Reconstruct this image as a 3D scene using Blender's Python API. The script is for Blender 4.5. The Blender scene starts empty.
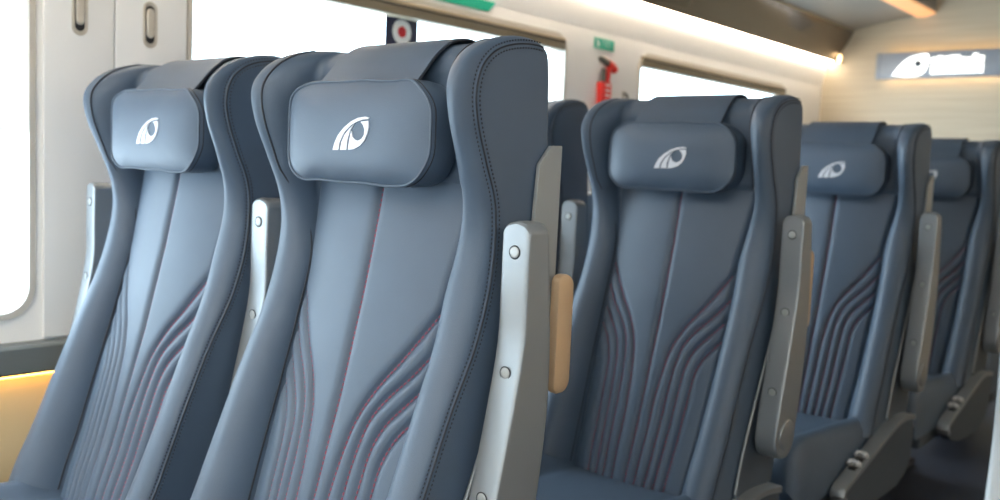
import bpy, bmesh, math, random
import numpy as np
from mathutils import Vector, Matrix
random.seed(7)
C = bpy.context.scene.collection
SC = bpy.context.scene
PI = math.pi

# ------------------------------------------------------------------ materials
def s2l(c):
    return tuple((v/12.92 if v <= .04045 else ((v+.055)/1.055)**2.4) for v in [x/255 for x in c])

def mat(name, rgb, rough=.5, metal=0.0, bump=None, emit=None, spec=.5, coat=0.0, vary=0.0, vscale=6.0):
    m = bpy.data.materials.new(name); m.use_nodes = True
    nt = m.node_tree; b = nt.nodes['Principled BSDF']
    col = s2l(rgb)+(1,)
    b.inputs['Base Color'].default_value = col
    b.inputs['Roughness'].default_value = rough
    b.inputs['Metallic'].default_value = metal
    b.inputs['Specular IOR Level'].default_value = spec
    b.inputs['Coat Weight'].default_value = coat
    tc = nt.nodes.new('ShaderNodeTexCoord')
    if vary:
        n = nt.nodes.new('ShaderNodeTexNoise'); n.inputs['Scale'].default_value = vscale
        n.inputs['Detail'].default_value = 4
        nt.links.new(tc.outputs['Object'], n.inputs['Vector'])
        r = nt.nodes.new('ShaderNodeValToRGB')
        r.color_ramp.elements[0].position = .3; r.color_ramp.elements[1].position = .7
        r.color_ramp.elements[0].color = tuple(v*(1-vary) for v in col[:3])+(1,)
        r.color_ramp.elements[1].color = tuple(min(1, v*(1+vary)) for v in col[:3])+(1,)
        nt.links.new(n.outputs['Fac'], r.inputs['Fac']); nt.links.new(r.outputs['Color'], b.inputs['Base Color'])
    if bump:
        sc, st = bump
        n = nt.nodes.new('ShaderNodeTexNoise'); n.inputs['Scale'].default_value = sc; n.inputs['Detail'].default_value = 2
        nt.links.new(tc.outputs['Object'], n.inputs['Vector'])
        bp = nt.nodes.new('ShaderNodeBump'); bp.inputs['Strength'].default_value = st; bp.inputs['Distance'].default_value = .001
        nt.links.new(n.outputs['Fac'], bp.inputs['Height']); nt.links.new(bp.outputs['Normal'], b.inputs['Normal'])
    if emit:
        b.inputs['Emission Color'].default_value = s2l(emit[0])+(1,)
        b.inputs['Emission Strength'].default_value = emit[1]
    return m

LEATHER = mat('blue grey leather', (70, 86, 104), .50, bump=(600, .3), vary=.05, vscale=9)
LEATHER2 = mat('blue grey leather side', (68, 82, 98), .52, bump=(600, .3), vary=.05, vscale=9)
SEAM = mat('dark seam', (30, 35, 44), .6)
RED = mat('dark red thread', (136, 60, 80), .7)
NAVY = mat('dark thread', (40, 46, 56), .6)
SILVER = mat('silver embroidery', (208, 212, 219), .45, .1)
METAL = mat('satin silver paint', (140, 145, 148), .36, .5, bump=(900, .05))
PLATE = mat('grey side plate', (148, 152, 152), .45, .3)
CAP = mat('screw cap', (164, 168, 168), .38, .35)
CHROME = mat('bright chrome', (232, 233, 235), .3, .4)
GOLD = mat('champagne gold', (204, 174, 140), .38, .4)
DARKP = mat('dark grey plastic', (64, 74, 84), .5)
BLACK = mat('black plastic', (28, 30, 34), .5)
WALL = mat('warm white wall panel', (240, 238, 234), .45, vary=.015, vscale=2)
PANEL = mat('pale grey door panel', (228, 228, 226), .42)
LATCH = mat('latch bezel', (190, 184, 172), .35, .3)
FRAME = mat('beige window frame', (140, 127, 104), .45, .1)
FRAMEL = mat('pale greige window frame', (200, 194, 182), .45, .1)
FRAMED = mat('dark rubber', (60, 56, 50), .6)
RAIL = mat('grey rail', (112, 118, 118), .4, .2)
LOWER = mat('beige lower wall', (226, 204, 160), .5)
FLOOR = mat('dark blue grey floor', (50, 58, 74), .5, bump=(200, .2), vary=.1, vscale=60)
RACK = mat('smoked bronze rack', (104, 90, 72), .22, .5, coat=.3)
RACKT = mat('rack trim', (150, 138, 118), .3, .6)
CEIL = mat('grey ceiling', (142, 140, 134), .5)
GREEN = mat('green sign', (12, 168, 136), .4)
WHITE = mat('white print', (238, 240, 238), .5)
REDP = mat('red plastic', (226, 44, 36), .35)
HAMG = mat('hammer grey', (92, 92, 84), .4, .3)
STICK = mat('navy decal', (26, 30, 58), .5)
REDDOT = mat('red print', (196, 24, 34), .5)
SIGNB = mat('silver sign box', (150, 156, 164), .45, .2)
LEDW = mat('lit white letters', (255, 255, 255), .5, emit=((255, 252, 244), 1.3))
LEDWARM = mat('warm led strip', (255, 230, 190), .5, emit=((255, 214, 160), 9.0))
LAMPW = mat('warm spot lens', (255, 230, 190), .5, emit=((255, 216, 160), 5.0))
COVE = mat('cove led strip', (255, 240, 220), .5, emit=((255, 238, 216), 22.0))
SILLLED = mat('amber led strip', (255, 210, 120), .5, emit=((255, 190, 84), 11.0))
CEILLED = mat('ceiling lamp diffuser', (255, 236, 210), .5, emit=((255, 248, 238), 18.0))
ORANGE = mat('lit amber rim', (230, 180, 130), .5, emit=((255, 190, 130), .5))
BLIND = mat('white roller blind', (236, 236, 238), .7)
def translucent(m, fac):
    nt = m.node_tree; b = nt.nodes['Principled BSDF']; out = nt.nodes['Material Output']
    t = nt.nodes.new('ShaderNodeBsdfTranslucent'); t.inputs['Color'].default_value = b.inputs['Base Color'].default_value
    mx = nt.nodes.new('ShaderNodeMixShader'); mx.inputs[0].default_value = fac
    nt.links.new(b.outputs[0], mx.inputs[1]); nt.links.new(t.outputs[0], mx.inputs[2]); nt.links.new(mx.outputs[0], out.inputs['Surface'])
translucent(BLIND, .4)
BLINDR = mat('added daylight dimming blind', (196, 204, 212), .8)  # for the unseen right-hand blind that softens daylight
translucent(BLINDR, .42)

def wood():
    m = bpy.data.materials.new('pale wood grain'); m.use_nodes = True
    nt = m.node_tree; b = nt.nodes['Principled BSDF']; b.inputs['Roughness'].default_value = .5
    tc = nt.nodes.new('ShaderNodeTexCoord'); mp = nt.nodes.new('ShaderNodeMapping')
    mp.inputs['Scale'].default_value = (1.0, 1.0, 26.0)
    n = nt.nodes.new('ShaderNodeTexNoise'); n.inputs['Scale'].default_value = 2.2; n.inputs['Detail'].default_value = 5
    r = nt.nodes.new('ShaderNodeValToRGB')
    r.color_ramp.elements[0].position = .32; r.color_ramp.elements[1].position = .7
    r.color_ramp.elements[0].color = s2l((186, 172, 148))+(1,)
    r.color_ramp.elements[1].color = s2l((198, 186, 162))+(1,)
    nt.links.new(tc.outputs['Object'], mp.inputs['Vector']); nt.links.new(mp.outputs['Vector'], n.inputs['Vector'])
    nt.links.new(n.outputs['Fac'], r.inputs['Fac']); nt.links.new(r.outputs['Color'], b.inputs['Base Color'])
    return m
WOOD = wood()

BLINDO = mat('added daylight blocking blind', (150, 150, 148), .8)  # for unseen right-hand blinds that shut out daylight beside the far rows
def glass():
    m = bpy.data.materials.new('window glass'); m.use_nodes = True
    nt = m.node_tree; nt.nodes.remove(nt.nodes['Principled BSDF'])
    out = nt.nodes['Material Output']
    t = nt.nodes.new('ShaderNodeBsdfTransparent'); t.inputs['Color'].default_value = (.95, .97, .97, 1)
    g = nt.nodes.new('ShaderNodeBsdfGlossy'); g.inputs['Roughness'].default_value = .02
    lw = nt.nodes.new('ShaderNodeLayerWeight'); lw.inputs['Blend'].default_value = .5
    pw = nt.nodes.new('ShaderNodeMath'); pw.operation = 'POWER'; pw.inputs[1].default_value = 5
    f = nt.nodes.new('ShaderNodeMath'); f.operation = 'MULTIPLY_ADD'; f.inputs[1].default_value = .6; f.inputs[2].default_value = .03
    nt.links.new(lw.outputs['Facing'], pw.inputs[0]); nt.links.new(pw.outputs[0], f.inputs[0])
    mx = nt.nodes.new('ShaderNodeMixShader')
    nt.links.new(f.outputs[0], mx.inputs[0]); nt.links.new(t.outputs[0], mx.inputs[1]); nt.links.new(g.outputs[0], mx.inputs[2])
    nt.links.new(mx.outputs[0], out.inputs['Surface'])
    return m
GLASS = glass()

# ------------------------------------------------------------------ mesh helpers
class MB:
    def __init__(s): s.v = []; s.f = []; s.sm = []
    def add(s, verts, faces, smooth=True):
        o = len(s.v); s.v += [tuple(map(float, p)) for p in verts]
        s.f += [tuple(i+o for i in f) for f in faces]; s.sm += [smooth]*len(faces)
    def grid(s, P, smooth=True, cu=False, cv=False, flip=False):
        n, m = len(P), len(P[0]); F = []
        for i in range(n if cu else n-1):
            for j in range(m if cv else m-1):
                a, b, c, d = i*m+j, i*m+(j+1) % m, ((i+1) % n)*m+(j+1) % m, ((i+1) % n)*m+j
                F.append((a, d, c, b) if flip else (a, b, c, d))
        s.add([p for r in P for p in r], F, smooth)
    def box(s, x0, x1, y0, y1, z0, z1, bev=0.0):
        if bev <= 0:
            v = [(x, y, z) for x in (x0, x1) for y in (y0, y1) for z in (z0, z1)]
            s.add(v, [(0, 1, 3, 2), (4, 6, 7, 5), (0, 4, 5, 1), (2, 3, 7, 6), (0, 2, 6, 4), (1, 5, 7, 3)], False)
        else:
            bm = bmesh.new(); bmesh.ops.create_cube(bm, size=1)
            for v in bm.verts:
                v.co = ((x0+x1)/2+v.co.x*(x1-x0), (y0+y1)/2+v.co.y*(y1-y0), (z0+z1)/2+v.co.z*(z1-z0))
            bmesh.ops.bevel(bm, geom=bm.edges[:], offset=bev, segments=3, profile=.5, affect='EDGES')
            s.bm(bm, True)
    def bm(s, bm, smooth=True):
        bm.verts.index_update()
        s.add([v.co[:] for v in bm.verts], [[v.index for v in f.verts] for f in bm.faces], smooth); bm.free()
    def tube(s, pts, r, n=8, closed=False, cap=True):
        pts = [Vector(p) for p in pts]; R = []; N = len(pts); up = None
        for i, p in enumerate(pts):
            t = (pts[(i+1) % N]-pts[i-1]) if closed else (pts[min(i+1, N-1)]-pts[max(i-1, 0)])
            if t.length < 1e-9: t = Vector((0, 0, 1))
            t.normalize()
            if up is None:
                up = Vector((0, 0, 1)) if abs(t.z) < .9 else Vector((1, 0, 0))
            a = up - t*up.dot(t)
            if a.length < 1e-6: a = t.orthogonal()
            a.normalize(); up = a; b = t.cross(a)
            rr = r[i] if isinstance(r, (list, tuple)) else r
            R.append([p+(a*math.cos(k*2*PI/n)+b*math.sin(k*2*PI/n))*rr for k in range(n)])
        s.grid(R, True, cu=closed, cv=True)
        if cap and not closed:
            s.add(R[0], [tuple(range(n))[::-1]], False); s.add(R[-1], [tuple(range(n))], False)
    def dashes(s, pts, L, gap, w, h, nrm):
        """thread stitches along a polyline; nrm = outward normal"""
        pts = [Vector(p) for p in pts]; nrm = Vector(nrm); acc = [0]
        for a, b in zip(pts, pts[1:]): acc.append(acc[-1]+(b-a).length)
        def at(d):
            for i in range(len(pts)-1):
                if d <= acc[i+1] or i == len(pts)-2:
                    k = (d-acc[i])/max(1e-9, acc[i+1]-acc[i]); return pts[i].lerp(pts[i+1], k)
        d = 0
        while d+L < acc[-1]:
            a, b = at(d), at(d+L); t = (b-a).normalized(); c = t.cross(nrm).normalized(); n = c.cross(t).normalized()
            if n.dot(nrm) < 0: n = -n
            m = (a+b)/2
            v = [a-c*w*.3, a+c*w*.3, m+c*w*.5, b+c*w*.3, b-c*w*.3, m-c*w*.5]
            top = [m+n*h+(b-a)*.2+c*w*.15, m+n*h+(b-a)*.2-c*w*.15, m+n*h-(b-a)*.2-c*w*.15, m+n*h-(b-a)*.2+c*w*.15]
            s.add(v+top, [(0, 1, 9, 8), (1, 2, 9), (2, 3, 6, 9), (3, 4, 7, 6), (4, 5, 7), (5, 0, 8, 7), (6, 7, 8, 9)], True)
            d += L+gap
    def prism(s, poly, axis, a, b, smooth=False, bev=0.0):
        """polygon (2-D) extruded along axis from a to b"""
        def put(p, t):
            return {0: (t, p[0], p[1]), 1: (p[0], t, p[1]), 2: (p[0], p[1], t)}[axis]
        bm = bmesh.new()
        v = [bm.verts.new(put(p, a)) for p in poly]
        f = bm.faces.new(v)
        r = bmesh.ops.extrude_face_region(bm, geom=[f])
        vec = Vector(put((0, 0), b))-Vector(put((0, 0), a))
        bmesh.ops.translate(bm, vec=vec, verts=[e for e in r['geom'] if isinstance(e, bmesh.types.BMVert)])
        bmesh.ops.recalc_face_normals(bm, faces=bm.faces[:])
        if bev:
            ed = [e for e in bm.edges if len(e.link_faces) == 2 and e.calc_face_angle(0) > .5]
            bmesh.ops.bevel(bm, geom=ed, offset=bev, segments=2, profile=.5, affect='EDGES', clamp_overlap=True)
        bmesh.ops.triangulate(bm, faces=[f for f in bm.faces if len(f.verts) > 4])
        s.bm(bm, smooth)
    def disc(s, c, axis, r, h, n=20, dome=.25):
        """round cap; axis = unit outward normal"""
        c = Vector(c); ax = Vector(axis).normalized(); a = ax.orthogonal().normalized(); b = ax.cross(a)
        prof = [(1, 0), (1, .6), (.88, .95), (.5, 1.0), (.02, 1.0)]
        s.grid([[c+ax*h*q+(a*math.cos(k*2*PI/n)+b*math.sin(k*2*PI/n))*r*p for k in range(n)] for p, q in prof], True, cv=True)
    def build(s, name, m, parent=None, auto=None):
        me = bpy.data.meshes.new(name); me.from_pydata(s.v, [], s.f); me.validate()
        if len(me.polygons) == len(s.sm): me.polygons.foreach_set('use_smooth', s.sm)
        me.materials.append(m)
        if auto is not None:
            try: me.set_sharp_from_angle(angle=auto)
            except Exception: pass
        me.update()
        o = bpy.data.objects.new(name, me); C.objects.link(o)
        if parent: o.parent = parent
        return o

def tess(poly):
    from mathutils.geometry import tessellate_polygon
    T = tessellate_polygon([[Vector((p[0], p[1], 0)) for p in poly]]); out = []
    for a, b, c in T:
        A, B, D = poly[a], poly[b], poly[c]
        cr_ = (B[0]-A[0])*(D[1]-A[1])-(B[1]-A[1])*(D[0]-A[0])
        if abs(cr_) > 1e-12: out.append((a, b, c) if cr_ > 0 else (a, c, b))
    return out
def tag(o, label, cat, group=None):
    o['label'] = label; o['category'] = cat
    if group: o['group'] = group
    return o
def struct(o): o['kind'] = 'structure'; return o
def empty(name, loc):
    o = bpy.data.objects.new(name, None); C.objects.link(o); o.location = loc; o.empty_display_size = .1; return o
def copy_tree(o, parent=None):
    c = o.copy(); C.objects.link(c)
    if parent: c.parent = parent
    for ch in list(o.children): copy_tree(ch, c)
    return c
def cr(xs, ys, x):
    """monotone-ish smooth interpolation of control values"""
    xs = list(xs); ys = list(ys); n = len(xs)
    i = min(max(int(np.searchsorted(xs, x))-1, 0), n-2)
    h = xs[i+1]-xs[i]; t = (x-xs[i])/h
    def sl(k):
        if k == 0: return (ys[1]-ys[0])/(xs[1]-xs[0])
        if k == n-1: return (ys[-1]-ys[-2])/(xs[-1]-xs[-2])
        return (ys[k+1]-ys[k-1])/(xs[k+1]-xs[k-1])
    m0, m1 = sl(i)*h, sl(i+1)*h
    return (2*t**3-3*t*t+1)*ys[i]+(t**3-2*t*t+t)*m0+(-2*t**3+3*t*t)*ys[i+1]+(t**3-t*t)*m1

# ------------------------------------------------------------------ the seat
# control rows, bottom front -> over the top -> down the rear
#      centre (y,z)    xp     ridge (y,z)      xr     seam (y,z)
CT = [(-.160, .400, .160, -.225, .400, .221, -.200, .400),
      (-.135, .480, .164, -.195, .480, .221, -.172, .480),
      (-.110, .550, .169, -.163, .550, .220, -.140, .550),
      (-.074, .670, .174, -.112, .670, .219, -.092, .672),
      (-.038, .790, .177, -.063, .790, .218, -.042, .788),
      (-.015, .880, .177, -.025, .878, .217, .005, .880),
      (.005, .960, .176, .000, .960, .213, .031, .960),
      (.021, 1.035, .188, .014, 1.033, .216, .041, 1.035),
      (.034, 1.100, .200, .008, 1.095, .225, .037, 1.100),
      (.045, 1.160, .200, -.014, 1.155, .234, .013, 1.160),
      (.050, 1.220, .196, -.040, 1.220, .240, -.007, 1.213),
      (.046, 1.270, .190, -.046, 1.270, .243, -.014, 1.256),
      (.047, 1.302, .186, -.026, 1.304, .243, -.004, 1.296),
      (.060, 1.327, .184, .010, 1.330, .241, .024, 1.323),
      (.085, 1.343, .182, .058, 1.347, .238, .066, 1.338),
      (.120, 1.349, .180, .108, 1.353, .236, .112, 1.343),
      (.148, 1.342, .180, .143, 1.345, .236, .142, 1.338),
      (.163, 1.322, .180, .162, 1.322, .236, .155, 1.312),
      (.168, 1.220, .180, .168, 1.220, .236, .160, 1.215),
      (.178, 1.100, .180, .178, 1.100, .236, .170, 1.100),
      (.186, .980, .180, .186, .980, .236, .177, .980),
      (.180, .850, .180, .180, .850, .236, .170, .850),
      (.155, .700, .180, .155, .700, .236, .145, .700),
      (.120, .550, .180, .120, .550, .236, .110, .550),
      (.095, .400, .180, .095, .400, .236, .085, .400)]
CA = np.array(CT); KT = np.arange(len(CT), dtype=float)
XS = .2535
def row(k): return [cr(KT, CA[:, j], k) for j in range(8)]
def crown(x): return .85*x*x
def yp_of_z(z):
    zz = CA[:10, 1]; return np.interp(z, zz, CA[:10, 0])
def xp_of_z(z): return np.interp(z, CA[:10, 1], CA[:10, 2])

def section(k):
    """half cross-section x>=0 at row k, as (x,y,z) from the centre to the seam"""
    yc, zc, xp, yr, zr, xr, ys, zs = row(k)
    front = max(0.0, min(1.0, (13.0-k)/1.5))       # 1 on the front, 0 on the top and rear
    rec = max(0.0, min(1.0, (8.6-k)/.8))           # recess behind the quilted panel
    P = []
    for i in range(9):
        x = xp*i/8
        y = yc+crown(x)*front*(1 if k < 8.5 else .4)+.016*rec
        P.append((x, y, zc))
    yb = P[-1][1]
    for i in range(1, 9):
        t = i/8*PI/2
        x = xp+(xr-xp)*(1-math.cos(t)); y = yb+(yr-yb)*math.sin(t)
        P.append((x, y, zc+(zr-zc)*i/8))
    for i in range(1, 9):
        t = i/8*PI/2
        P.append((xr+(XS-xr)*math.sin(t), yr+(ys-yr)*(1-math.cos(t)), zr+(zs-zr)*(1-math.cos(t))))
    return P

QL = [[(.030, .40), (.034, .50), (.037, .62), (.044, .69), (.054, .74), (.078, .79), (.118, .845), (.152, .897), (.178, .94), (.20, .98)],
      [(.057, .40), (.062, .50), (.066, .63), (.070, .69), (.082, .746), (.107, .785), (.137, .818), (.165, .855), (.19, .892), (.21, .92)],
      [(.080, .40), (.086, .50), (.092, .64), (.098, .705), (.113, .743), (.14, .777), (.165, .806), (.19, .836), (.21, .86)],
      [(.106, .40), (.112, .50), (.118, .63), (.122, .685), (.135, .722), (.155, .75), (.185, .785), (.21, .812)]]
def dense(poly, n=60):
    xs = [0]
    for a, b in zip(poly, poly[1:]): xs.append(xs[-1]+math.dist(a, b))
    return [(cr(xs, [p[0] for p in poly], xs[-1]*i/n), cr(xs, [p[1] for p in poly], xs[-1]*i/n)) for i in range(n+1)]
LINES = [dense([(.006, .40), (.006, .75), (.006, 1.14)], 40)]
for q in QL:
    d = dense(q); LINES += [d, [(-x, z) for x, z in d]]

def quilt(X, Z):
    """groove depth field on the panel"""
    D = np.full(X.shape, 9.0)
    for L in LINES:
        A = np.array(L)
        for a, b in zip(A[:-1], A[1:]):
            ab = b-a; t = np.clip(((X-a[0])*ab[0]+(Z-a[1])*ab[1])/(ab@ab), 0, 1)
            D = np.minimum(D, np.hypot(X-a[0]-t*ab[0], Z-a[1]-t*ab[1]))
    return .0066*np.exp(-(D/.0042)**2)+.0045*np.exp(-(D/.010)**2)

def panel_y(x, z): return float(yp_of_z(z)+crown(x))

def arm_mesh(xc, hw):
    zf = [.52, .57, .62, .68, .74, .82, .90, .98, 1.08]
    yf = [-.030, -.032, -.024, -.010, .004, .022, .036, .037, .038]
    yr = [.070, .072, .080, .090, .098, .103, .101, .094, .084]
    ztop, rt = 1.076, hw
    m = MB(); S = []
    NS = 14
    for i in range(NS+1):
        a = PI*i/NS; xx = -math.cos(a)
        # superellipse so the faces stay flat and only the corners are round
        xo = math.copysign(min(1, abs(xx)**.35), xx) if abs(xx) > 1e-6 else 0
        edge = 1-math.sin(a)**.35 if math.sin(a) > 1e-6 else 1
        ins = .006*edge
        x = xc+hw*xo
        zt = ztop-rt*.85*(1-math.sqrt(max(0, 1-(xo*.98)**2)))-ins*.3
        loop = []
        zs = np.linspace(.567, zt-.004, 22)
        for z in zs: loop.append((x, cr(zf, yf, z)+ins, z))
        y0, y1 = cr(zf, yf, zt)+ins, cr(zf, yr, zt)-ins
        for t in (.08, .25, .5, .75, .92): loop.append((x, y0+(y1-y0)*t, zt))
        for z in zs[::-1]: loop.append((x, cr(zf, yr, z)-ins, z))
        for t in range(1, 12):
            b = PI*t/12; loop.append((x, .02+(.052-ins)*math.cos(b), .567-(.052-ins)*math.sin(b)))
        S.append(loop)
    m.grid(S, True, cv=True, flip=True)
    bm = bmesh.new()
    for L, sgn in ((S[0], 1), (S[-1], -1)):
        vs = [bm.verts.new(p) for p in L]
        bm.faces.new(vs if sgn > 0 else vs[::-1])
    bmesh.ops.triangulate(bm, faces=bm.faces[:]); m.bm(bm, False)
    caps = [(xc, cr(zf, yf, z)-.0008, z) for z in (1.030, .852, .672)]
    return m, caps

def make_arm(root, xc, hw, pivot_side):
    m, caps = arm_mesh(xc, hw)
    a = m.build('armrest', METAL, root, auto=math.radians(35))
    for c in caps:
        r = MB(); r.disc((c[0], c[1]+.001, c[2]), (0, -1, .0), min(.0088, hw*.5), .0022); r.build('screw_cap', CAP, a)
        g = MB()
        n = 24; rr = min(.0096, hw*.55)
        g.tube([(c[0]+rr*math.cos(k*2*PI/n), c[1]+.0002, c[2]+rr*math.sin(k*2*PI/n)) for k in range(n)], .0009, 6, closed=True)
        g.build('screw_ring', SEAM, a)
    p = MB(); p.disc((xc+pivot_side*hw, .022, .572), (pivot_side, 0, 0), .036, .004, 28); p.build('pivot_cap', METAL, a)
    return a

PW, PH, PR, PZ = .172, .081, .058, 1.199
def pillow_outline(n=96):
    out = []
    for i in range(n):
        t = 2*PI*i/n; c, s = math.cos(t), math.sin(t)
        # rounded rectangle by marching direction
        out.append((c, s))
    pts = []
    per = [(PW-PR, PH-PR, 0), (-(PW-PR), PH-PR, 90), (-(PW-PR), -(PH-PR), 180), (PW-PR, -(PH-PR), 270)]
    for cx, cz, a0 in per:
        for k in range(11):
            a = math.radians(a0+9*k); pts.append((cx+PR*math.cos(a), cz+PR*math.sin(a)))
        nx = {0: 14, 90: 5, 180: 14, 270: 5}[a0]
        nxt = per[(per.index((cx, cz, a0))+1) % 4]
        e0 = pts[-1]; e1 = (nxt[0]+PR*math.cos(math.radians(nxt[2])), nxt[1]+PR*math.sin(math.radians(nxt[2])))
        for k in range(1, nx): pts.append((e0[0]+(e1[0]-e0[0])*k/nx, e0[1]+(e1[1]-e0[1])*k/nx))
    return pts
def pillow_face_y(x, z):
    a, b = min(1, abs(x)/PW), min(1, abs(z)/PH)
    return -.016-.020*(1-a**5)*(1-b**4)
def make_pillow(root):
    O = pillow_outline(); m = MB(); R = []
    def wob(i): return .0009*math.sin(i*.9)+.0010*math.sin(i*.37+1)
    # back -> sides -> front puff
    for sc, y in ((.80, .052), (.95, .050), (1.0, .040), (1.018, .022), (1.014, -.002), (1.0, None)):
        R.append([(x*sc, (pillow_face_y(x, z) if y is None else y), PZ+z*sc+(wob(i) if sc > .9 else 0)) for i, (x, z) in enumerate(O)])
    for sc in (.985, .965, .94, .91, .87, .82, .75, .66, .55, .42, .28, .14, .02):
        R.append([(x*sc, pillow_face_y(x*sc, z*sc), PZ+z*sc+wob(i)*sc) for i, (x, z) in enumerate(O)])
    m.grid(R, True, cv=True, flip=True)
    m.add([p for p in R[-1]], [tuple(range(len(O)))[::-1]], True)
    p = m.build('headrest_pillow', LEATHER, root)
    t = MB(); t.tube([(x*1.003, pillow_face_y(x, z)-.0008, PZ+z*1.003+wob(i)) for i, (x, z) in enumerate(O)], .0022, 8, closed=True)
    t.build('piping', LEATHER2, p)
    d = MB(); ring = [(x*1.012, pillow_face_y(x, z)+.008, PZ+z*1.012+wob(i)) for i, (x, z) in enumerate(O)]
    d.tube(ring, .0011, 6, closed=True)
    d.build('pillow_seam', SEAM, p)
    # embroidered emblem
    E = [[(-.0292, 1.166), (-.0247, 1.177), (-.0165, 1.19), (-.0022, 1.202), (.0145, 1.2116), (.031, 1.2171), (.0475, 1.2189), (.0569, 1.2174), (.0547, 1.2152), (.0407, 1.2143), (.0277, 1.2111), (.0147, 1.2057), (.0006, 1.1957), (-.0076, 1.1853), (-.0128, 1.1756), (-.0147, 1.1663)],
         [(-.0109, 1.1664), (-.0073, 1.1789), (-.0004, 1.1901), (.0102, 1.1997), (.0224, 1.2072), (.0138, 1.199), (.0094, 1.1887), (.0062, 1.1791), (.0051, 1.1667)],
         [(.0085, 1.1668), (.0111, 1.1792), (.0142, 1.1919), (.0164, 1.1963), (.0192, 1.1872), (.0255, 1.1826), (.0327, 1.1814), (.0409, 1.1844), (.0465, 1.1907), (.0473, 1.1992), (.0434, 1.2062), (.0372, 1.2111), (.0553, 1.2124), (.0567, 1.2031), (.0535, 1.1923), (.0469, 1.1813), (.0367, 1.1734), (.0213, 1.168)]]
    e = MB()
    for poly in E:
        bm = bmesh.new(); vs = []
        for x, z in poly:
            vs.append(bm.verts.new((x, pillow_face_y(x, z+.003-PZ)-.0016, z+.003)))
        f = bm.faces.new(vs)
        r = bmesh.ops.extrude_face_region(bm, geom=[f])
        bmesh.ops.translate(bm, vec=(0, .004, 0), verts=[q for q in r['geom'] if isinstance(q, bmesh.types.BMVert)])
        bmesh.ops.recalc_face_normals(bm, faces=bm.faces[:]); bmesh.ops.triangulate(bm, faces=bm.faces[:])
        e.bm(bm, False)
    o = e.build('emblem', SILVER, p); o['label'] = 'silver embroidered emblem'
    return p

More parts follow.
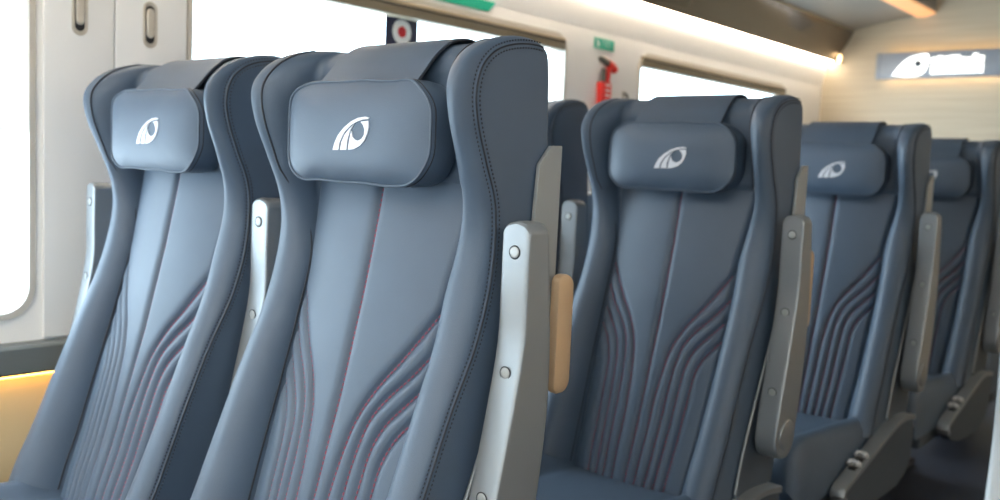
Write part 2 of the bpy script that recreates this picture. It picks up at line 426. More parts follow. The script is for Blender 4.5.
def make_seat(name, right_arm, left_arm, aisle_side):
    """right_arm/left_arm: None or (centre x, half width); aisle_side: +1/-1/0"""
    root = empty(name, (0, 0, 0))
    # --- backrest shell with wings and bolsters
    ks = list(np.linspace(0, 8, 40))+list(np.linspace(8.2, 17, 56))+list(np.linspace(17.3, 24, 18))
    rows = []
    for k in ks:
        h = section(k); rows.append([(-x, y, z) for x, y, z in h[::-1]]+h[1:])
    m = MB(); m.grid(rows, True)
    for j, sg in ((0, -1), (-1, 1)):
        edge = [r[j] for r in rows]
        cy = sum(p[1] for p in edge)/len(edge)
        inner = [(sg*.2565, p[1]+.004*(1 if i < len(edge)*.66 else -1), p[2]-(.003 if i > 50 else 0)) for i, p in enumerate(edge)]
        m.grid([edge, inner], True, flip=(sg < 0))
        m.add(inner, [t if sg > 0 else t[::-1] for t in tess([(p[1], p[2]) for p in inner])], False)
    bot = rows[0]+rows[-1][::-1]
    bm = bmesh.new(); bm.faces.new([bm.verts.new(p) for p in bot]); bmesh.ops.triangulate(bm, faces=bm.faces[:]); m.bm(bm, False)
    back = m.build('backrest', LEATHER, root)
    # seams: inner crease line running up the wing, side seam with twin stitch rows
    for sg in (-1, 1):
        sm = MB(); pts = []
        for k in np.linspace(0, 14.2, 90):
            yc, zc, xp, yr, zr, xr, ys, zs = row(k)
            w = min(1, max(0, (k-6.2)/2.6)); w = w*w*(3-2*w)
            h = section(k); a = Vector(h[9]); b = Vector(h[14] if sg < 0 else h[12])
            p = a.lerp(b, w); pts.append((sg*p.x, p.y-.0012, p.z))
        sm.tube(pts, .0018, 6); sm.build('seam', SEAM, back); sm = MB()
        side = []
        for k in np.linspace(0, 15.7, 130):
            h = section(k)[-1]; side.append((sg*(XS+.0026), h[1]+.003, h[2]-(.002 if k > 11 else 0)))
        sm.tube(side, .0015, 6); sm.build('seam', SEAM, back)
        # offset rows
        A = np.array(side)[:, 1:]; T = np.gradient(A, axis=0); T /= np.linalg.norm(T, axis=1)[:, None]
        Nn = np.stack([T[:, 1], -T[:, 0]], 1)
        for off, dx in ((.0062, .0012), (-.0058, -.0025)):
            B = A+Nn*off
            st = MB(); st.dashes([(sg*(XS+.0026+dx), b[0], b[1]) for b in B], .0038, .0027, .0030, .0014, (sg, 0, 0)); st.build('stitching', NAVY, back)
    # --- quilted centre panel
    nx, nz = 150, 210
    zs = np.linspace(.40, 1.14, nz); us = np.linspace(-1, 1, nx)
    U, Zg = np.meshgrid(us, zs); XP = np.interp(zs, CA[:10, 1], CA[:10, 2])[:, None]
    X = U*XP
    Y = np.interp(zs, CA[:10, 1], CA[:10, 0])[:, None]+crown(X)+quilt(X, Zg)+.018*np.clip((np.abs(U)-.9)/.1, 0, 1)**2
    pm = MB(); pm.grid([[(X[i, j], Y[i, j], Zg[i, j]) for j in range(nx)] for i in range(nz)], True)
    pan = pm.build('back_panel', LEATHER, root)
    for L in LINES:
        th = MB(); pts = []
        for x, z in L:
            if abs(x) <= xp_of_z(z)*.975: pts.append((x, panel_y(x, z)+.0086, z))
        th.dashes(pts, .0062, .0024, .0031, .0016, (0, -1, .2))
        o = th.build('stitching', RED, pan); o['label'] = 'dark red quilting stitches'
    make_pillow(root)
    # --- strap that holds the pillow, folded over the top of the seat
    path = [(-.010, 1.262), (.004, 1.276), (.024, 1.298), (.046, 1.322), (.076, 1.344), (.112, 1.3545), (.148, 1.349), (.1715, 1.322), (.177, 1.26), (.182, 1.18)]
    dn = []
    tt = list(range(len(path)))
    for i in range(46):
        t = i/45*(len(path)-1); dn.append((cr(tt, [p[0] for p in path], t), cr(tt, [p[1] for p in path], t)))
    A = np.array(dn); T = np.gradient(A, axis=0); T /= np.linalg.norm(T, axis=1)[:, None]; Nn = np.stack([T[:, 1], -T[:, 0]], 1)
    fm = MB(); ring = []
    for i in range(len(dn)):
        hw = .121-.010*i/45; loop = []
        for q in np.linspace(-1, 1, 13): 
            w = .0012*math.sin(q*7+i*.15)*(1 if i < 25 else .3)
            loop.append((q*hw, A[i, 0]-Nn[i, 0]*(-.0-w), A[i, 1]-Nn[i, 1]*(-.0-w)))
        for q in np.linspace(1, -1, 13): loop.append((q*hw, A[i, 0]-Nn[i, 0]*.004, A[i, 1]-Nn[i, 1]*.004))
        ring.append(loop)
    fm.grid(ring, True, cv=True)
    fm.add(ring[0], [tuple(range(26))], False); fm.add(ring[-1], [tuple(range(26))[::-1]], False)
    fl = fm.build('pillow_strap', LEATHER, root, auto=math.radians(50))
    for q in (-1, 1):
        sm2 = MB(); sm2.tube([(q*(.1215-.010*i/45), A[i, 0]+Nn[i, 0]*-.001, A[i, 1]+Nn[i, 1]*-.001) for i in range(34)], .0019, 6); sm2.build('strap_edge', SEAM, fl)
    # --- cushion
    cm = MB(); R = []
    for i in range(33):
        t = i/32; y = -.11-.60*t
        base = .415+.035*t
        drop = 0 if t < .8 else .05*((t-.8)/.2)**2.4
        loop = []
        for q in np.linspace(-1, 1, 41):
            a = abs(q); bol = .030*math.exp(-((a-.82)/.16)**2); edge = .06*max(0, (a-.88)/.12)**2.2
            groove = .006*math.exp(-((a-.58)/.03)**2)
            loop.append((q*.248, y, base+bol-edge-groove-drop))
        loop = [(-.248, y, .30)]+loop+[(.248, y, .30)]
        R.append(loop)
    last = R[-1]
    R.append([(x*.99, y-.018, min(z, .33+.25*(z-.33))) for x, y, z in last])
    R.append([(x*.97, -.70, .30) for x, y, z in last])
    cm.grid(R, True, flip=True)
    cm.add(R[0], [tuple(range(len(R[0])))], False)
    cm.box(-.24, .24, -.69, -.12, .285, .302)
    cm.build('seat_cushion', LEATHER, root, auto=math.radians(50))
    # --- base under the cushion
    bm_ = MB(); bm_.box(-.235, .235, -.62, .06, .235, .288, .012); bf = bm_.build('seat_frame', DARKP, root)
    pd = MB()
    pd.prism([(-.33, .24), (-.02, .24), (-.06, .03), (.02, .03), (.02, .0), (-.40, .0), (-.40, .03), (-.30, .03)], 0, -.05, .05, bev=.006)
    pd.build('pedestal', BLACK, root)
    if aisle_side:
        s = aisle_side
        # grey side plate behind the armrest
        P = [(.159, 1.190), (.187, 1.191), (.186, 1.07), (.185, .95), (.180, .86), (.082, .86), (.098, .90), (.118, 1.0), (.124, 1.07), (.131, 1.160)]
        pl = MB(); pl.prism(P, 0, s*.2585, s*.2655, bev=.0012); plo = pl.build('side_plate', PLATE, root)
        P = [(.080, .858), (.180, .858), (.178, .80), (.155, .65), (.125, .54), (.10, .43), (-.085, .43), (-.055, .54), (.010, .69), (.058, .80)]
        pl = MB(); pl.prism(P, 0, s*.2585, s*.2645, bev=.0012); plo = pl.build('lower_plate', DARKP, root)  # lower part of the side plate, in darker grey
        pl = MB(); pl.tube([(s*.2625, y-.001, z) for y, z in dense([(-.087, .44), (-.055, .54), (.010, .69), (.058, .80), (.080, .857)], 24)], .0035, 8); pl.build('edge_highlight', METAL, plo)  # bright tube modelled in place of the highlight along the plate edge
        # lower side panel with metal top trim and two control levers
        sp = MB()
        P = [(-.02, .425), (-.10, .412), (-.22, .382), (-.34, .350), (-.42, .330), (-.475, .314), (-.488, .300), (-.475, .276), (-.43, .248), (-.33, .222), (-.20, .212), (-.02, .215), (.06, .238), (.10, .275), (.112, .34), (.10, .415)]
        sp.prism(P, 0, s*.258, s*.288, bev=.004); spo = sp.build('side_panel', DARKP, root)
        tr = MB(); top = [(.10, .425), (.03, .436), (-.04, .436), (-.12, .420), (-.22, .394), (-.34, .361), (-.42, .341), (-.478, .324), (-.497, .308), (-.495, .288), (-.475, .272)]
        d2 = dense(top, 40); A = np.array(d2); T = np.gradient(A, axis=0); T /= np.linalg.norm(T, axis=1)[:, None]; Nn = np.stack([T[:, 1], -T[:, 0]], 1)
        if Nn[10, 1] < 0: Nn = -Nn
        L = []
        for i in range(len(d2)):
            o_, i_ = A[i], A[i]-Nn[i]*.016
            L.append([(s*.252, i_[0], i_[1]), (s*.253, o_[0]-Nn[i, 0]*.003, o_[1]-Nn[i, 1]*.003), (s*.257, o_[0], o_[1]), (s*.290, o_[0], o_[1]), (s*.2945, o_[0]-Nn[i, 0]*.003, o_[1]-Nn[i, 1]*.003), (s*.2945, i_[0], i_[1])])
        tr.grid(L, True, cv=True, flip=(s < 0))
        tr.add(L[0], [tuple(range(6))], False); tr.add(L[-1], [tuple(range(6))[::-1]], False)
        tro = tr.build('top_trim', METAL, spo, auto=math.radians(35))
        for yy in (-.325, -.380):
            b = MB(); zz = cr([p[0] for p in top[:8]][::-1], [p[1] for p in top[:8]][::-1], yy)
            for xx in (.262, .286):
                b.tube([(s*xx, yy+.016, zz-.004), (s*xx, yy+.014, zz+.011), (s*xx, yy+.002, zz+.018), (s*xx, yy-.012, zz+.013)], .0045, 8)
            b.tube([(s*.260, yy+.001, zz+.018), (s*.288, yy+.001, zz+.018)], .0055, 8)
            b.build('recline_lever', CHROME, spo)
            g = MB(); g.box(s*.273-.010, s*.273+.010, yy-.014, yy+.013, zz-.004, zz+.0022, .001); g.build('lever_recess', BLACK, spo)
        # gold grab handle at the rear corner
        P = []
        for cx, cz, a0, r in ((.184, .966, 0, .022), (.178, .974, 90, .014), (.178, .809, 180, .014), (.184, .817, 270, .022)):
            for q in range(7):
                a = math.radians(a0+15*q); P.append((cx+r*math.cos(a), cz+r*math.sin(a)))
        g = MB(); g.prism(P, 0, s*.272, s*.290, smooth=True, bev=.005); gh = g.build('grab_handle', GOLD, root, auto=math.radians(40))
        gh['label'] = 'champagne gold grab handle'
        g2 = MB(); g2.box(min(s*.250, s*.280), max(s*.250, s*.280), .172, .200, .87, .91, .004); g2.build('handle_bracket', DARKP, gh)
    if right_arm: make_arm(root, right_arm[0], right_arm[1], 1)
    if left_arm: make_arm(root, left_arm[0], left_arm[1], -1)
    return root

XB, XA, Y0 = -1.158, -1.789, 1.0
aisle = make_seat('train_seat', (.3005, .0258), (-.3345, .0262), 1)
aisle.location = (XB, Y0, 0)
GRP = 'leather train seats facing the camera'
tag(aisle, 'large blue-grey leather train seat in the centre foreground, nearest seat beside the aisle', 'seat', GRP)
labs = ['blue-grey leather aisle seat directly behind the large foreground seat, below the red hammer',
        'blurred aisle seat third from the front, between the second aisle seat and the rightmost one',
        'blurred aisle seat at the right edge below the lit sign, cut by the frame',
        'last aisle seat, hidden behind the one at the right edge']
for i, l in enumerate(labs):
    c = copy_tree(aisle); c.location = (XB-(.008 if i == 0 else 0), Y0+i+1, 0); c['label'] = l
win = make_seat('train_seat', None, (-.386, .021), 0)
win.location = (XA, Y0, 0)
tag(win, 'blue-grey leather window seat at far left in front of the white latched panels', 'seat', GRP)
labs = ['dark window seat mostly hidden, only its top corner showing left of the red hammer',
        'window seat hidden behind the second aisle seat, in the third row by the window',
        'window seat hidden behind the third aisle seat, in the fourth row by the window']
for i, l in enumerate(labs):
    c = copy_tree(win); c.location = (XA, Y0+i+1, 0); c['label'] = l
across = make_seat('train_seat', (.3345, .0262), (-.3005, .0258), -1)
across.location = (.112, Y0, 0)
tag(across, 'seat across the aisle cut off by the right edge, only its pale grey armrest showing', 'seat', GRP)

# ------------------------------------------------------------------ the carriage
YB, YE, ZR = -2.6, 5.70, 2.42
XC = -.54                       # centre line of the carriage
def xw(z):                      # left wall profile
    return -2.3+np.interp(z, [0, 1.745, 1.80, 1.86, 1.92, 1.98, 2.05], [0, 0, .010, .024, .030, .040, .07])
XWL = -2.3
def mir(x): return 2*XC-x

fl = MB(); fl.box(-2.36, mir(-2.36), YB, YE, -.06, 0); struct(fl.build('floor', FLOOR))

ZB, ZT = .690, 1.745           # window band
WINS = [(-3.2, -1.24, -1), (-.86, .958, 0), (1.362, 3.046, 1), (3.60, 5.165, 2)]
WZ0, WZ1, WR = .745, 1.700, .075
def rr_loop(y0, y1, z0, z1, r, n=8):
    P = []
    for cy, cz, a0 in ((y1-r, z1-r, 0), (y0+r, z1-r, 90), (y0+r, z0+r, 180), (y1-r, z0+r, 270)):
        for k in range(n+1):
            a = math.radians(a0+90*k/n); P.append((cy+r*math.cos(a), cz+r*math.sin(a)))
    return P
def rect_loop(y0, y1, z0, z1, n=8):
    P = []
    h = n//2
    for (cy, cz), (d0, d1) in (((y1, z1), ((0, -1), (-1, 0))), ((y0, z1), ((1, 0), (0, -1))), ((y0, z0), ((0, 1), (1, 0))), ((y1, z0), ((-1, 0), (0, 1)))):
        for k in range(n+1):
            if k < h: s = (h-k)/h*.06; P.append((cy+d0[0]*s, cz+d0[1]*s))
            else: s = (k-h)/h*.06; P.append((cy+d1[0]*s, cz+d1[1]*s))
    return P

def side_wall(name, flip):
    f = (lambda x: mir(x)) if flip else (lambda x: x)
    m = MB()
    # lower and upper bands
    for zs in (np.linspace(0, ZB, 5), np.linspace(ZT, 2.05, 16)):
        m.grid([[(f(xw(z)), y, z) for y in (YB, YE)] for z in zs], True, flip=flip)
    edges = [YB]
    spans = [(max(a, YB), min(b, YE)) for a, b, _ in WINS]
    prev = YB
    for (a, b, i) in WINS:
        o = .07
        a0, b0 = max(a-o, YB), min(b+o, YE)
        if a-o > prev:
            m.grid([[(f(xw(z)), y, z) for y in (prev, a0)] for z in np.linspace(ZB, ZT, 8)], True, flip=flip)
        L1 = rr_loop(max(a, YB+.02), b, WZ0, WZ1, WR); L2 = rect_loop(a0, b0, ZB, ZT)
        L2 = [(min(max(y, YB), YE), z) for y, z in L2]
        L3 = rr_loop(max(a, YB+.02)+.012, b-.012, WZ0+.012, WZ1-.012, WR-.01)
        rings = [[(f(xw(z)), y, z) for y, z in L2], [(f(xw(z)), y, z) for y, z in L1],
                 [(f(xw(z)-.008), y, z) for y, z in L3], [(f(xw(z)-.07), y, z) for y, z in L3]]
        m.grid(rings[:2], True, cv=True, flip=not flip); m.grid(rings[1:], True, cv=True, flip=not flip)
        prev = b0
    m.grid([[(f(xw(z)), y, z) for y in (prev, YE)] for z in np.linspace(ZB, ZT, 8)], True, flip=flip)
    o = struct(m.build(name, WALL)); return o
side_wall('wall_left', False); side_wall('wall_right', True)

wn = 0
for flip in (False, True):
    f = (lambda x: mir(x)) if flip else (lambda x: x)
    for (a, b, i) in WINS:
        wn += 1
        a = max(a, YB+.02)
        L3 = rr_loop(a+.012, b-.012, WZ0+.012, WZ1-.012, WR-.01)
        g = MB(); pts = [(f(-2.365), y, z) for y, z in L3]; n = len(pts)
        g.add(pts+[(p[0]+(.006 if flip else -.006), p[1], p[2]) for p in pts], [tuple(range(n)), tuple(range(2*n-1, n-1, -1))]+[(k, (k+1) % n, n+(k+1) % n, n+k) for k in range(n)], False)
        w = struct(g.build('window_%d' % wn, GLASS))
        fr = MB(); cen = rr_loop(a-.004, b+.004, WZ0-.004, WZ1+.004, WR)
        inn = rr_loop(a+.011, b-.011, WZ0+.011, WZ1-.011, WR-.012)
        sg = -1 if flip else 1
        rings = [[(f(xw(z)-.012), y, z) for y, z in cen], [(f(xw(z)+.007), y, z) for y, z in cen],
                 [(f(xw(z)+.007), y, z) for y, z in inn], [(f(xw(z)-.05), y, z) for y, z in inn]]
        fr.grid(rings, True, cv=True, flip=not flip)
        fo = fr.build('window_frame', FRAMEL, w, auto=math.radians(35))
        # roller blind housing along the top of the opening
        h = MB(); h.box(min(f(-2.335), f(-2.287)), max(f(-2.335), f(-2.287)), a+.013, b-.013, 1.637, 1.688, .006)
        ho = h.build('blind_housing', FRAME, w)
        h = MB(); h.box(min(f(-2.330), f(-2.285)), max(f(-2.330), f(-2.285)), a+.02, b-.02, 1.668, 1.674); h.build('housing_groove', FRAMED, ho)
        if flip and i >= 0:  # unseen right-hand blinds, added to cut the daylight from that side
            bl = MB(); zl = .78
            bl.box(f(-2.330)-.002, f(-2.330)+.002, a+.02, b-.02, zl, 1.645); bl.box(f(-2.330)-.007, f(-2.330)+.007, a+.02, b-.02, zl-.012, zl+.004, .003)
            bl.build('roller_blind', BLINDR if i < 1 else BLINDO, w)
        if i == 0 and not flip:
            bl = MB(); bl.box(-2.332, -2.328, a+.02, b-.02, 1.20, 1.645); bl.box(-2.336, -2.322, a+.02, b-.02, 1.188, 1.204, .003)
            bl.build('roller_blind', BLIND, w)

# white access doors between the windows, each with a pill-shaped latch
def pill(cy, cz, hw, hh, n=12):
    P = []
    for k in range(n+1): a = PI*k/n; P.append((cy+hw*math.cos(a), cz+hh-hw+hw*math.sin(a)))
    for k in range(n+1): a = PI+PI*k/n; P.append((cy+hw*math.cos(a), cz-hh+hw+hw*math.sin(a)))
    return P
def ringface(m, A, B, xa, xb): m.grid([[(xa, y, z) for y, z in A], [(xb, y, z) for y, z in B]], True, cv=True, flip=True)
for (ya, yb, yh, za, zb, lab) in ((.980, 1.1515, 1.065, 1.429, 1.60, 'left of the two white access doors on the window pillar, latch cut by top edge'),
                             (1.1565, 1.352, 1.248, 1.422, 1.541, 'right of the two white access doors, latch wholly in view beside the bright window')):
    r = empty('access_door', (XWL, (ya+yb)/2, ZB))
    dl = MB(); dl.box(0, .010, ya-(ya+yb)/2, yb-(ya+yb)/2, .0, 1.05, .002); dl.build('door_panel', PANEL, r)
    zc, hh = (za+zb)/2-ZB, (zb-za)/2; yc = yh-(ya+yb)/2
    lt = MB(); 
    ringface(lt, pill(yc, zc, .0195, hh), pill(yc, zc, .0185, hh-.001), .0095, .013)
    ringface(lt, pill(yc, zc, .0185, hh-.001), pill(yc, zc, .0125, hh-.011), .013, .0115)
    ringface(lt, pill(yc, zc, .0125, hh-.011), pill(yc, zc, .0120, hh-.0115), .0115, .0104)
    lo = lt.build('latch', LATCH, r, auto=math.radians(40))
    bk = MB(); P = pill(yc, zc, .0121, hh-.0113); bk.add([(.0103, y, z) for y, z in P], [tuple(range(len(P)))], False); bk.build('latch_recess', BLACK, lo)
    hd = MB(); P1, P2 = pill(yc, zc+.004, .0098, hh-.022), pill(yc, zc+.004, .0080, hh-.024)
    ringface(hd, P1, P1, .0103, .0135); ringface(hd, P1, P2, .0135, .0155); hd.add([(.0155, y, z) for y, z in P2], [tuple(range(len(P2)))], False)
    hd.build('latch_handle', LATCH, lo)
    tag(r, lab, 'access door', 'access doors on the window pillar')

# grey rail under the windows, glowing lower wall
for flip, nm in ((False, 'trim_1'), (True, 'trim_2')):
    f = (lambda x: mir(x)) if flip else (lambda x: x)
    m = MB(); P = [(f(-2.305), .685), (f(-2.262), .683), (f(-2.255), .676), (f(-2.255), .618), (f(-2.262), .611), (f(-2.305), .613)]
    m.prism([(p[0], p[1]) for p in P], 1, YB, YE, bev=.002); struct(m.build(nm, RAIL))
    l = MB(); l.box(min(f(-2.276), f(-2.268)), max(f(-2.276), f(-2.268)), YB, YE, .606, .6118)
    o = l.build('amber_light_strip', SILLLED)
    tag(o, 'amber light strip under the grey rail along the %s wall' % ('right' if flip else 'left window'), 'light strip')
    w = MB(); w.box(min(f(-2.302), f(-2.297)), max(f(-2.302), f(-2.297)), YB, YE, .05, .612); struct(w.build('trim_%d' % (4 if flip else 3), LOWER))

# end walls
m = MB(); m.box(-2.36, mir(-2.36), YE, YE+.05, 0, ZR); struct(m.build('wall_end', WOOD))
m = MB(); m.box(-2.36, mir(-2.36), YB-.05, YB, 0, ZR); struct(m.build('wall_rear', WALL))

# luggage racks: smoked bronze undersides
for flip in (False, True):
    f = (lambda x: mir(x)) if flip else (lambda x: x)
    r = empty('luggage_rack', (f(-2.2), 1.6, 1.9))
    ox, oy, oz = f(-2.2), 1.6, 1.9
    prof = [(-2.245, 1.908), (-2.236, 1.900), (-2.215, 1.922), (-2.170, 1.984), (-2.135, 2.044), (-2.122, 2.072), (-2.130, 2.084), (-2.150, 2.076), (-2.190, 2.012), (-2.230, 1.945)]
    m = MB(); m.prism([(f(x)-ox, z-oz) for x, z in prof], 1, YB-oy, YE-.004-oy, bev=.0015); m.build('rack_shelf', RACK, r)
    t = MB(); t.tube([(f(-2.120)-ox, YB-oy, 2.080-oz), (f(-2.120)-ox, YE-.01-oy, 2.080-oz)], .008, 10); t.build('rack_rim', RACKT, r)
    tag(r, 'smoked bronze luggage rack above the %s' % ('seats across the aisle, out of view' if flip else 'left windows, its underside in view'), 'luggage rack')
    l = MB(); l.prism([(f(-2.262), 1.884), (f(-2.240), 1.892), (f(-2.240), 1.899), (f(-2.264), 1.899)], 1, YB, YE-.006)
    o = l.build('cove_light_strip', COVE); tag(o, 'warm white cove light strip behind the %s luggage rack edge' % ('far' if flip else 'left'), 'light strip')

# ceiling: lower side panels, lit amber rim, raised middle
cm = MB()
S = [(xw(2.05)-.02, 2.05), (-2.20, 2.10), (-2.125, 2.082), (-2.0, 2.108), (-1.87, 2.128), (-1.735, 2.142)]
mid = [(-1.665, 2.150), (-1.665, 2.30), (-1.60, 2.345), (-1.3, 2.375), (-.9, 2.39), (XC, 2.395)]
half = S
cm.grid([[(x, y, z) for y in (YB, YE)] for x, z in S[2:]], True, flip=True)
cm.grid([[(mir(x), y, z) for y in (YB, YE)] for x, z in S[2:]], True)
cm.grid([[(x, y, z) for y in (YB, YE)] for x, z in S[:3]], True, flip=True)
cm.grid([[(mir(x), y, z) for y in (YB, YE)] for x, z in S[:3]], True)
cm.grid([[(x, y, z) for y in (YB, YE)] for x, z in mid], True, flip=True)
cm.grid([[(mir(x), y, z) for y in (YB, YE)] for x, z in mid], True)
struct(cm.build('ceiling', CEIL, auto=math.radians(40)))
for flip in (False, True):
    f = (lambda x: mir(x)) if flip else (lambda x: x)
    m = MB(); m.prism([(f(-1.768), 2.133), (f(-1.72), 2.131), (f(-1.664), 2.146), (f(-1.664), 2.158), (f(-1.768), 2.148)], 1, YB, YE-.004, bev=.002)
    o = m.build('ceiling_rim_light', ORANGE); tag(o, 'amber lit rim strip along the %s edge of the raised ceiling' % ('far' if flip else 'left'), 'light strip')
    m = MB(); m.box(min(f(-1.25), f(-1.05)), max(f(-1.25), f(-1.05)), YB+.1, .15, 2.362, 2.374, .004)  # lamp out of view, cut short so the far rows stay darker
    o = m.build('ceiling_lamp', CEILLED); tag(o, 'unseen shortened ceiling lamp band over the %s side of the aisle' % ('far' if flip else 'left'), 'ceiling lamp')

# small warm lamp in the corner below the rack end
r = empty('corner_lamp', (-2.195, YE+.003, 1.912))
m = MB(); m.prism([(.013*math.cos(k*PI/10), .030*math.sin(k*PI/10)) for k in range(20)], 1, -.018, 0, bev=.002); m.build('lamp_housing', RACKT, r)
m = MB(); m.grid([[(.012*q*math.cos(k*PI/10), -.018-.010*h, .028*q*math.sin(k*PI/10)) for k in range(20)] for q, h in ((1, 0), (.9, .6), (.6, .9), (.05, 1))], True, cv=True); m.build('lamp_lens', LAMPW, r)
tag(r, 'small warm spot lamp in the corner under the rack end, beside the wood end wall', 'lamp')

# lit sign on the end wall
r = empty('lit_sign', (-1.591, YE-.045, 1.849))
m = MB(); m.box(-.335, .335, -.045, -.005, -.075, .075, .004); m.build('sign_box', SIGNB, r)
for sx in (-1, 1):
    m = MB(); m.box(sx*.345-.014, sx*.345+.014, -.048, -.002, -.077, .077, .008); m.build('end_cap', SIGNB, r)
m = MB(); m.box(-.30, .30, -.005, .044, -.05, .05); m.build('sign_mount', RACKT, r)
m = MB()
for z in (-.064, .064): m.box(-.32, .32, .004, .012, z-.004, z+.004)
m.build('halo_strip', LEDWARM, r)
em = [(-.262, -.056), (-.238, -.022), (-.205, .018), (-.164, .046), (-.114, .059), (-.068, .057), (-.064, .027), (-.067, -.006), (-.078, -.035), (-.105, -.058), (-.140, -.066), (-.20, -.066)]
d = dense(em+[em[0]], 48)[:-1]
m = MB(); outer = d; cx, cz = -.121, .006
n = len(d); hole = [(cx+.014*math.cos(math.atan2(z-cz, x-cx)), cz+.014*math.sin(math.atan2(z-cz, x-cx))) for x, z in d]
m.grid([[(x, -.045, z) for x, z in d], [(x, -.048, z) for x, z in d], [(x, -.048, z) for x, z in hole], [(x, -.045, z) for x, z in hole]], False, cv=True)
m.build('lit_emblem', LEDW, r)
m = MB(); rnd = random.Random(3)
x = -.050
for i in range(9):                 # two rows of blown-out rounded glyphs that run together
    w = .0283; hgt = .026+.024*rnd.random()
    m.box(x, x+w, -.049, -.045, .004, .006+hgt, .0015); m.box(x, x+w, -.0485, -.045, -.056, -.003, .0015)
    x += w+.0025
m.build('lit_lettering', LEDW, r)
m = MB(); m.disc((-.121, -.0455, .006), (0, -1, 0), .019, .0045, 20); m.build('emblem_eye', DARKP, r)
tag(r, 'silver light-box sign with glowing white emblem and lettering on the wood end wall', 'sign')

# green signs, hammer, hook, decal
xs = lambda z: float(xw(z))
r = empty('green_sign', (xs(1.74)+.002, 2.30, 1.738))
m = MB(); m.prism([(-.30, -.019), (.262, -.019), (.303, .019), (-.30, .019)], 0, 0, .003); m.build('sign_plate', GREEN, r)
tag(r, 'long plain green sign strip above the nearest window frame', 'sign')
r = empty('green_sign', (xs(1.70)+.001, 3.315, 1.698))
m = MB(); m.box(0, .003, -.073, .073, -.022, .022); m.build('sign_plate', GREEN, r)
m = MB()
m.disc((.0032, -.055, .013), (1, 0, 0), .0045, .0006, 12)
for P in ([(-.058, .008), (-.047, .009), (-.040, -.004), (-.050, -.004)], [(-.050, -.002), (-.042, -.003), (-.034, -.014), (-.038, -.016)], [(-.052, -.003), (-.047, -.002), (-.052, -.016), (-.057, -.016)], [(-.048, .008), (-.044, .007), (-.034, .001), (-.037, -.002)]):
    m.prism(P, 0, .003, .0036)
m.build('pictogram', WHITE, r)
m = MB()
for k in range(6): m.box(.003, .0035, -.018+k*.012, -.010+k*.012, .008, .011)
for k in range(3): m.box(.003, .0035, -.010+k*.020, .006+k*.020, -.006, -.0035)
m.build('print_lines', WHITE, r)
tag(r, 'small green emergency sign above the red hammer', 'sign')

r = empty('hammer_holder', (xs(1.5)+.002, 3.31, 1.47))
m = MB(); m.box(.0, .030, -.036, .036, -.09, .068, .006); m.build('holder_body', REDP, r)
m = MB()
for k in range(7): m.box(.0296, .0312, -.012, .022, -.075+k*.021, -.067+k*.021, .0005)
m.build('grip_ribs', WHITE, r)
tag(r, 'red plastic wall holder gripping the emergency hammer between the windows', 'holder')
r = empty('emergency_hammer', (xs(1.5)+.018, 3.315, 1.545))
m = MB(); m.tube([(0, .012, -.05), (0, .012, .0), (0, .016, .04), (0, .030, .066)], [.012, .012, .013, .015], 12); m.build('handle', REDP, r)
m = MB(); m.tube([(0, -.018, -.03), (0, -.016, .02), (0, -.012, .05)], [.011, .011, .009], 10); m.build('grip', HAMG, r)
m = MB(); m.tube([(0, .060, .055), (0, .030, .068), (0, .0, .078), (0, -.035, .088), (0, -.05, .092)], [.012, .015, .014, .012, .006], 12)
ho = m.build('hammer_head', HAMG, r)
m = MB(); m.tube([(0, .066, .050), (0, .045, .064), (0, .012, .075)], [.017, .0175, .016], 12); m.build('head_cover', REDP, r)
tag(r, 'red emergency hammer with a grey striking head, held below the small green sign', 'hammer')

r = empty('coat_hook', (xs(1.5)+.001, 3.483, 1.49))
m = MB(); m.box(0, .006, -.009, .009, -.02, .026, .002); m.build('hook_plate', LATCH, r)
m = MB(); m.tube([(.005, 0, .014), (.02, 0, .010), (.024, 0, -.004), (.02, 0, -.014)], .005, 8); m.build('hook_arm', HAMG, r)
tag(r, 'small dark coat hook on the white pillar right of the red hammer', 'hook')

r = empty('break_point_decal', (-2.3635, 2.20, 1.60))
m = MB(); m.box(0, .0015, -.075, .075, -.10, .085); m.build('decal_backing', STICK, r)
def dsc(rad, x): 
    m = MB(); n = 32
    P = [(x, rad*math.cos(k*2*PI/n), rad*math.sin(k*2*PI/n)) for k in range(n)]
    P2 = [(x-.0008, p[1], p[2]) for p in P]
    m.grid([P2, P], False, cv=True); m.add(P, [tuple(range(n))], False); return m
dsc(.043, .0026).build('white_ring', WHITE, r); dsc(.019, .0036).build('red_dot', REDDOT, r)
tag(r, 'navy square decal with a white and red target on the nearest window glass', 'decal')

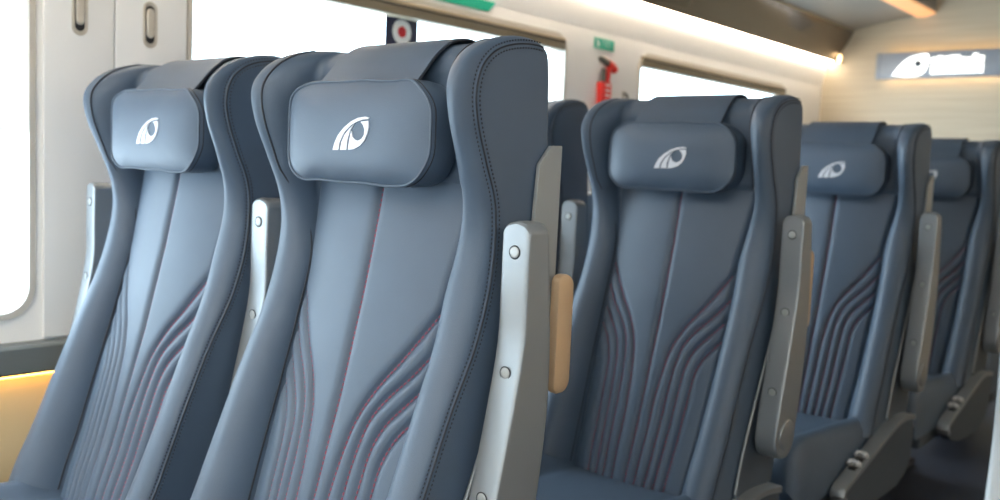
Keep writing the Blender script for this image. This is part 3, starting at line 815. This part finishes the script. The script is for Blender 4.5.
# ------------------------------------------------------------------ light
w = bpy.data.worlds.new('World'); SC.world = w; w.use_nodes = True
bg = w.node_tree.nodes['Background']
bg.inputs['Color'].default_value = (.70, .86, 1.0, 1); bg.inputs['Strength'].default_value = 9.0
for flip in (False, True):
    f = (lambda x: mir(x)) if flip else (lambda x: x)
    for (a, b, i) in WINS:
        a = max(a, YB+.05)
        ld = bpy.data.lights.new('window_portal', 'AREA'); ld.shape = 'RECTANGLE'; ld.size = b-a; ld.size_y = WZ1-WZ0
        ld.cycles.is_portal = True
        o = bpy.data.objects.new('window_portal', ld); C.objects.link(o)
        o.location = (f(-2.40), (a+b)/2, (WZ0+WZ1)/2)
        d = Vector((-1 if flip else 1, 0, 0)); o.rotation_euler = d.to_track_quat('-Z', 'Z').to_euler()

# ------------------------------------------------------------------ camera
yaw, pitch, roll = math.radians(40.5), math.radians(-4.99), math.radians(2.54)
fw = Vector((-math.sin(yaw)*math.cos(pitch), math.cos(yaw)*math.cos(pitch), math.sin(pitch)))
r0 = Vector((math.cos(yaw), math.sin(yaw), 0)); u0 = r0.cross(fw)
rt = r0*math.cos(roll)+u0*math.sin(roll); up = -r0*math.sin(roll)+u0*math.cos(roll)
cd = bpy.data.cameras.new('Camera'); cam = bpy.data.objects.new('Camera', cd); C.objects.link(cam)
M = Matrix((rt, up, -fw)).transposed().to_4x4(); M.translation = (0, 0, 1.15); cam.matrix_world = M
cd.sensor_width = 36; cd.sensor_fit = 'HORIZONTAL'; cd.lens = 36*926/1000; cd.clip_start = .02
cd.dof.use_dof = True; cd.dof.focus_distance = 1.38; cd.dof.aperture_fstop = 3.6
SC.camera = cam
SC.view_settings.view_transform = 'Standard'; SC.view_settings.look = 'None'
SC.view_settings.gamma = 1; SC.view_settings.exposure = .25; SC.view_settings.use_curve_mapping = False
try: SC.cycles.use_denoising = True
except Exception: pass
SC.cycles.max_bounces = 8; SC.cycles.diffuse_bounces = 5; SC.cycles.transparent_max_bounces = 12
SC.cycles.sample_clamp_indirect = 8
bpy.context.view_layer.update()
